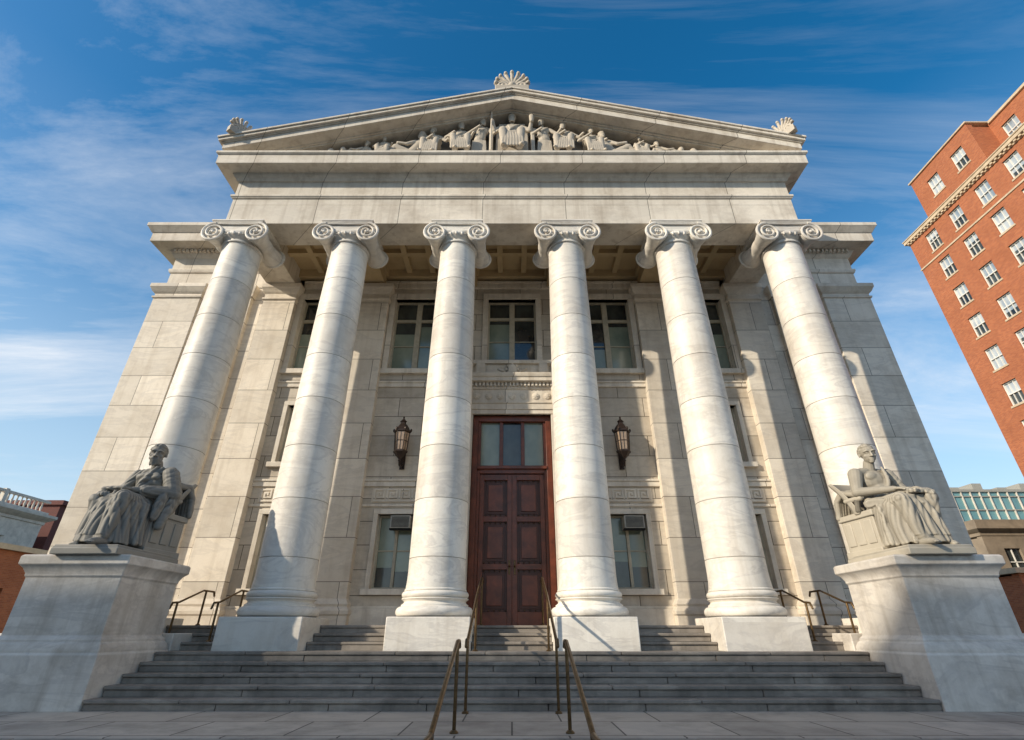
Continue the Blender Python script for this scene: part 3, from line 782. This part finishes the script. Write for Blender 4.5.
# ------------------------------------------------------------------ STEPS / TERRACE
ST=empty('entrance_steps',(0,9.3,0))
def stepslab(mb,x0,x1,y0,y1,z0,z1):
    x=x0
    while x<x1-.01:
        l=random.uniform(1.3,2.6); e=min(x+l,x1)
        if x1-e<.7: e=x1
        dz=random.uniform(-.003,.003); dy=random.uniform(-.006,.006)
        mb.box(x+.004,e-.004,y0+dy,y1,z0,z1+dz)
        x=e
mb=MB(); Y0=8.5;TR=.33
for i in range(5):
    z=.14*(i+1)
    y1=Y0+TR*(i+1)+.03 if i<4 else 11.4
    stepslab(mb,-6.16,6.16,Y0+TR*i,y1,z-.05,z)
    stepslab(mb,-6.16,6.16,Y0+TR*i+.025,y1,z-.145,z-.052)
for a,b_ in ((-6.9,-5.38),(-3.83,-2.31),(-.76,.76),(2.31,3.83),(5.38,6.9)):
    for i in range(3):
        z=.70+.14*(i+1); y0=10.52+.30*i; y1=y0+.33 if i<2 else 11.45
        stepslab(mb,a,b_,y0,y1,z-.05,z); stepslab(mb,a,b_,y0+.025,y1,z-.145 if i else .69,z-.052)
mb.box(-6.15,6.15,8.6,11.4,-.1,.02)
mb.build('stair_slabs',[M['gran']],ST,bevel=.012)
TE=empty('terrace',(0,7.5,0))
mb=MB(); mb.box(-12.5,12.5,6.52,13.5,-.7,0.0); mb.build('terrace_slab',[M['pave']],TE,bevel=.01)
mb=MB()
for i in range(4):
    z=-.15*i
    stepslab(mb,-9,9,6.50-.36*i-.34,6.53 if i==0 else 6.52-.36*i+.02,z-.17,z-.004 if i==0 else z)
mb.build('lower_steps',[M['gran']],TE,bevel=.012)
mb=MB(); mb.box(-2500,2500,-2500,2500,-1.2,-.74); mb.build('ground',[M['ground']],None,smooth=False)
mb=MB(); mb.box(-120,120,-1.5,13.5,-.9,-.6); mb.build('sidewalk',[M['walk']],None,bevel=.01)
mb=MB(); mb.box(-120,120,-16,-1.62,-.9,-.73); mb.build('street',[M['asph']],None)
mb=MB(); mb.box(-120,120,-1.62,-1.5,-.9,-.598); mb.build('kerb',[M['gran']],None,bevel=.02)
mb=MB(); mb.box(-120,120,-22,-16.1,-.9,-.6); mb.build('sidewalk',[M['walk']],None,bevel=.02)
mb=MB()
for i in range(-12,13): mb.box(i*8-1.5,i*8+1.5,-8.9,-8.75,-.731,-.726)
mb.build('lane_markings',[M['white']],None,smooth=False)
mb=MB()
for sx in (-1,1): mb.box(sx*12.6,sx*24,7,45,-.8,-.56)
mb.build('lawn',[M['grass']],None)
# ------------------------------------------------------------------ PEDESTALS
for sx in (-1,1):
    E=empty('statue_pedestal',(sx*7.15,9.3,0))
    a,b_=sorted((sx*6.30,sx*7.85))
    mb=MB()
    mb.stack(a,b_,8.62,10.10,[(.13,-.02),(.13,.70),(.11,.72),(.115,.76),(.08,.84),(.05,.86),(.05,.90),(.0,.95),(.0,1.78),(.02,1.80),(.02,1.84),(.06,1.92),(.10,1.96),(.115,1.97),(.115,2.09),(.09,2.12)])
    mb.build('pedestal_body',[M['ped']],E,bevel=.012)
    mb=MB(); mb.box(sx*6.17,sx*9.6,10.24,11.3,-.02,.98); mb.build('cheek_wall',[M['ped']],E,bevel=.015)
# ------------------------------------------------------------------ HANDRAILS
def rail(pts,posts,name='stair_handrail',r=.024):
    mb=MB(); P=[Vector(p) for p in pts]
    mb.chain(P,r,seg=12)
    for (p,zb) in posts:
        p=Vector(p); mb.cap((p.x,p.y,zb),.021,p,.021,seg=12)
        mb.lathe(p.x,p.y,[(.05,zb-.004),(.05,zb+.012),(.03,zb+.03)],16)
    e=empty(name,tuple(P[0])); mb.build('rail_tube',[M['brass']],e)
for X in (-.65,.65):
    rail([(X,4.55,.27),(X,4.85,.27),(X,6.75,.90),(X,6.95,.90),(X,7.0,.84)],[((X,4.9,.28),-.6),((X,6.78,.89),0)])
    rail([(X,8.05,.82),(X,8.1,.90),(X,8.3,.90),(X,10.15,1.62),(X,11.5,2.03),(X,11.85,2.03),(X,11.9,1.95)],[((X,8.3,.90),0),((X,10.0,1.56),.70),((X,11.6,2.03),LAND)])
for sx in (-1,1):
    for X in (5.75,6.55):
        X*=sx
        rail([(X,10.5,1.40),(X,10.55,1.50),(X,10.75,1.52),(X,11.5,1.78),(X,11.9,1.78),(X,11.95,1.70)],[((X,10.7,1.51),.84),((X,11.6,1.78),LAND)],r=.02)

# ------------------------------------------------------------------ NEIGHBOURS
BT=empty('brick_apartment_tower',(45,20,0))
XF=38.2
ys=[36.4-2.3-2.72*i for i in range(12)]
def tower_block(mb,mf,xf,y0,y1,z0,z1,rows,cols,w=.60,h=.92):
    ops=[(y-w,y+w,z-h,z+h) for y in cols for z in rows if y0+1<y<y1-.8]
    cells(mb,'y',xf,xf+.5,y0,y1,z0,z1,ops)
    mb.box(xf+.5,xf+14,y0,y1,z0,z1-.4)
    for (a,b_,c,d) in ops:
        mf.box(xf+.10,xf+.3,a,a+.07,c,d,0); mf.box(xf+.10,xf+.3,b_-.07,b_,c,d,0)
        mf.box(xf+.10,xf+.3,a+.07,b_-.07,d-.07,d,0); mf.box(xf+.10,xf+.3,a+.07,b_-.07,c,c+.07,0)
        mm=(c+d)/2; mf.box(xf+.09,xf+.28,a+.07,b_-.07,mm-.035,mm+.035,0)
        for q in (1,2):
            yy=a+(b_-a)*q/3; mf.box(xf+.12,xf+.28,yy-.015,yy+.015,c+.07,d-.07,0)
        mf.box(xf-.05,xf+.25,a-.08,b_+.08,c-.14,c,1)
        mf.box(xf-.012,xf+.1,a-.1,b_+.1,d,d+.18,4)
        sh=random.choice((.3,.5,.5,.7,1,1,1))
        zz=d-(d-c)*sh
        mf.box(xf+.2,xf+.21,a+.07,b_-.07,zz,d-.07,3)
        if sh<1: mf.box(xf+.202,xf+.212,a+.07,b_-.07,c+.07,zz,2)
mb=MB(); mf=MB()
rows=[32.4-3.05*i for i in range(11)]
tower_block(mb,mf,XF,3,36.4,-.7,34.2,rows,ys)
tower_block(mb,mf,XF+.01,27.2,33.6,34.2,38.9,[36.7],[28.9,31.6])
tower_block(mb,mf,XF+1.9,5,27.2,34.2,39.0,[36.7],[y for y in ys if y<26.5])
mb.build('brick_walls',[M['brick']],BT)
mf.build('tower_windows',[M['white'],M['limest'],M['glass'],M['wshade'],M['brick']],BT,smooth=False)
mb=MB()
for (z0,z1,o) in ((33.75,33.95,.10),(33.95,34.25,.28),(34.25,34.36,.34),(30.72,30.88,.07)):
    mb.box(XF-o,XF+14,3,36.4+o,z0,z1)
mb.box(XF-.12,XF+3,27.05,33.75,38.9,39.05); mb.box(XF+1.75,XF+14,5,27.04,38.7,38.95)
for i in range(80): mb.box(XF-.24,XF-.10,3+.42*i,3+.42*i+.2,33.78,33.94)
mb.build('limestone_belts',[M['limest']],BT,bevel=.02)
FT=empty('distant_office_tower',(82,104,0)); mb=MB(); mb.box(80,84.6,100,108,-.7,39.5); mb.box(80.6,84,101,107,39.5,41)
for i in range(12):
    for j in range(3): mb.box(80.5+j*1.4,81.4+j*1.4,99.93,100.1,2+i*3.1,3.8+i*3.1,1)
mb.build('tower_body',[M['grille'],M['glass']],FT,smooth=False)
GB=empty('glass_office_building',(66,66,0)); mb=MB(); mb.box(52,92,60,76,-.7,16.0,0); mb.box(51.8,92.2,59.8,76.2,16.0,16.3,1)
for i in range(0,10): mb.box(51.9,92.1,59.86,60,1+i*1.6,1.12+i*1.6,1)
for i in range(36): mb.box(52+i*1.12,52.09+i*1.12,59.82,60,1,16,2)
for i in range(6): mb.box(55+i*3.0,56.2+i*3.0,62,64,16.3,17.1+.5*(i%2),1)
mb.build('office_body',[M['green'],M['grille'],M['cream']],GB,smooth=False)
RB=empty('stone_commercial_building',(60,50,0)); mb=MB(); mw=MB()
ops=[(42.5+3*i,43.9+3*i,z,z+2.2) for i in range(11) for z in (1.2,5.2)]
cells(mb,'x',45,45.5,41,76,-.7,8.4,ops); mb.box(41,76,45.5,57,-.7,8.3)
mb.stack(41,76,45.05,57,[(0.02,8.4),(.1,8.45),(.1,8.7),(.4,8.9),(.5,9.0),(.5,9.2),(.2,9.25),(.2,9.8)])
mb.stack(41,76,45.04,57,[(0.02,4.2),(.15,4.25),(.15,4.5),(.02,4.55)])
for a,b_,c,d in ops:
    mw.box(a,b_,45.2,45.3,c,d,1); mw.box((a+b_)/2-.04,(a+b_)/2+.04,45.12,45.2,c,d,0); mw.box(a,b_,45.11,45.2,(c+d)/2-.04,(c+d)/2+.04,0)
mb.build('stone_walls',[M['brownst']],RB); mw.build('stone_windows',[M['white'],M['glass']],RB,smooth=False)
BR=empty('low_brick_shop',(33,29,0)); mb=MB(); mw=MB()
ops=[(25.8+2.2*i,26.9+2.2*i,.6,2.4) for i in range(5)]
cells(mb,'x',26.5,26.9,25.2,37.5,-.7,3.6,ops); mb.box(25.2,37.5,26.9,34,-.7,3.5)
for a,b_,c,d in ops: mw.box(a,b_,26.7,26.75,c,d,1); mw.box(a,b_,26.64,26.7,(c+d)/2-.04,(c+d)/2+.04,0)
mw.box(25.0,37.6,26.35,34.1,3.6,3.85,0)
mb.build('shop_walls',[M['brick']],BR); mw.build('shop_trim',[M['limest'],M['glass']],BR,smooth=False)
SL_=empty('street_lamp',(13.6,12.6,-.6)); mb=MB()
mb.lathe(13.6,12.6,[(.16,-.6),(.16,-.3),(.09,-.2),(.06,.2),(.045,2.0),(.05,2.02),(.09,2.08),(.05,2.12)],16)
mb.ell((13.6,12.6,2.34),.2,.2,.22,1); mb.lathe(13.6,12.6,[(.08,2.52),(.05,2.58),(.01,2.66)],12)
mb.build('lamp_body',[M['bronze'],M['white']],SL_)
WB=empty('white_balustraded_building',(-46,30,0)); mb=MB(); mw=MB(); XL=-40
ops=[(6+3*i,7.3+3*i,z,z+2.1) for i in range(12) for z in (1.2,5.6)]
cells(mb,'y',XL-.5,XL,3,43.4,-.7,9.0,ops); mb.box(XL-14,XL-.5,3,43.4,-.7,9.0)
mb.stack(XL-14,XL-.03,3,43.4,[(.04,9.0),(.12,9.05),(.12,9.25),(.5,9.5),(.6,9.6),(.6,9.8),(.1,9.85),(.1,10.05)])
mb.box(XL-.3,XL-.02,3,43.4,10.82,11.0)
for i in range(100):
    y=3.2+.4*i
    if i%10==0: mb.box(XL-.32,XL,y-.16,y+.16,10.05,11.1)
    else: mb.lathe(XL-.16,y,[(.08,10.05),(.05,10.15),(.09,10.35),(.05,10.65),(.08,10.82)],8)
for a,b_,c,d in ops:
    mw.box(XL-.3,XL-.2,a,b_,c,d,1); mw.box(XL-.2,XL-.1,(a+b_)/2-.04,(a+b_)/2+.04,c,d,0); mw.box(XL-.2,XL-.11,a,b_,(c+d)/2-.04,(c+d)/2+.04,0); mb.box(XL,XL+.1,a-.2,b_+.2,d,d+.3)
mb.build('stone_walls',[M['cream']],WB); mw.build('windows',[M['white'],M['glass']],WB,smooth=False)
DB=empty('dark_brick_building',(-48,52,0)); mb=MB(); mb.box(-58,-41,45.5,60,-.7,11.2); mb.box(-58.2,-40.7,45.3,60.2,11.2,11.6)
for i in range(5):
    for j in range(3): mb.box(-41.02,-40.9,46.5+i*2.6,47.7+i*2.6,1+j*3.3,2.8+j*3.3,1)
mb.build('brick_walls',[M['brick_d'],M['glass']],DB)
LB=empty('brick_storefront',(-30,24,0)); mb=MB(); mw=MB()
ops=[(12+2.6*i,13.5+2.6*i,.6,2.9) for i in range(7)]
cells(mb,'y',-25.4,-25,10,30,-.7,4.6,ops); mb.box(-34,-25.4,10,30,-.7,4.5)
for a,b_,c,d in ops: mw.box(-25.3,-25.2,a,b_,c,d,1); mw.box(-25.2,-25.12,(a+b_)/2-.04,(a+b_)/2+.04,c,d,0)
mw.box(-34.1,-24.8,9.9,30.1,4.6,4.85,0)
mb.build('storefront_walls',[M['brick']],LB); mw.build('storefront_trim',[M['limest'],M['glass']],LB,smooth=False)
# unseen building added across the street, its height set to shadow the lower steps
AB=empty('added_shade_building',(-55,-29,0)); mb=MB(); mw=MB()
ops=[(-92+3.2*i,-90.4+3.2*i,1+3.9*j,3.3+3.9*j) for i in range(23) for j in range(7)]
cells(mb,'x',-22.4,-22,-94,-18,-.7,28.6,ops); mb.box(-94,-18,-36,-22.4,-.7,28.5)
mb.stack(-94,-18,-36,-22.03,[(.02,28.6),(.2,28.7),(.2,28.9),(.5,29.0),(.5,29.15),(.1,29.2),(.1,29.5)])
for a,b_,c,d in ops:
    mw.box(a,b_,-22.3,-22.2,c,d,1); mw.box((a+b_)/2-.04,(a+b_)/2+.04,-22.2,-22.12,c,d,0); mw.box(a,b_,-22.2,-22.13,(c+d)/2-.04,(c+d)/2+.04,0)
mb.build('stone_walls',[M['cream']],AB); mw.build('windows',[M['white'],M['glass']],AB,smooth=False)

# ------------------------------------------------------------------ LIGHT / SKY
EL,AZ=R(25),R(59)
sd=Vector((-math.sin(AZ)*math.cos(EL),-math.cos(AZ)*math.cos(EL),math.sin(EL)))
sl=bpy.data.lights.new('sun','SUN'); sl.energy=5.0; sl.angle=R(.6); sl.color=(1,.88,.70)
so=bpy.data.objects.new('sun',sl); so.rotation_euler=(-sd).to_track_quat('-Z','Y').to_euler(); so.location=(-20,-20,30); SC.collection.objects.link(so)
w=bpy.data.worlds.new('World'); SC.world=w; w.use_nodes=True; nt=w.node_tree
bg=nt.nodes['Background']
sky=nt.nodes.new('ShaderNodeTexSky'); sky.sky_type='NISHITA'; sky.sun_disc=False; sky.sun_elevation=EL; sky.sun_rotation=math.pi+AZ
sky.air_density=1.0; sky.dust_density=1.0; sky.ozone_density=2.0
tc=nt.nodes.new('ShaderNodeTexCoord')
sp=nt.nodes.new('ShaderNodeSeparateXYZ'); L(nt,tc.outputs['Generated'],sp.inputs[0])
zp=mathn(nt,'MAXIMUM',sp.outputs[2],0)
zz=mathn(nt,'ADD',zp,.12)
cb=nt.nodes.new('ShaderNodeCombineXYZ'); L(nt,mathn(nt,'DIVIDE',sp.outputs[0],zz),cb.inputs[0]); L(nt,mathn(nt,'DIVIDE',sp.outputs[1],zz),cb.inputs[1])
mp=nt.nodes.new('ShaderNodeMapping'); L(nt,cb.outputs[0],mp.inputs[0]); mp.inputs['Rotation'].default_value=(0,0,R(-42)); mp.inputs['Scale'].default_value=(.38,1.35,1); mp.inputs['Location'].default_value=(.4,.9,0)
c1=noise(nt,mp.outputs[0],1.15,10,.66,1.1)
c2=noise(nt,cb.outputs[0],.55,4,.5,.3)
cf=mathn(nt,'MULTIPLY',ramp(nt,c1,[(.43,0),(.56,.34),(.74,1)]),ramp(nt,c2,[(.34,.2),(.56,1)]))
cf=mathn(nt,'MULTIPLY',cf,.85)
hs=nt.nodes.new('ShaderNodeHueSaturation'); hs.inputs['Saturation'].default_value=1.42; hs.inputs['Value'].default_value=1.2; hs.inputs['Hue'].default_value=.493; L(nt,sky.outputs[0],hs.inputs['Color'])
hz=ramp(nt,zp,[(0,.85),(.25,.50),(.50,.12),(.70,0)])
c0=mix(nt,hz,hs.outputs[0],(4.8,5.8,6.5))
col=mix(nt,cf,c0,(6.4,6.6,6.9))
L(nt,col,bg.inputs['Color']); bg.inputs['Strength'].default_value=.15
# ------------------------------------------------------------------ CAMERA
cam=bpy.data.cameras.new('camera'); cam.sensor_width=36; cam.lens=17.4; cam.clip_end=6000; cam.clip_start=.05
co=bpy.data.objects.new('camera',cam); co.location=(0,0,1.0); co.rotation_euler=(R(90+27.9),0,0); SC.collection.objects.link(co); SC.camera=co
SC.view_settings.view_transform='Standard'; SC.view_settings.look='None'; SC.view_settings.exposure=0; SC.view_settings.gamma=1
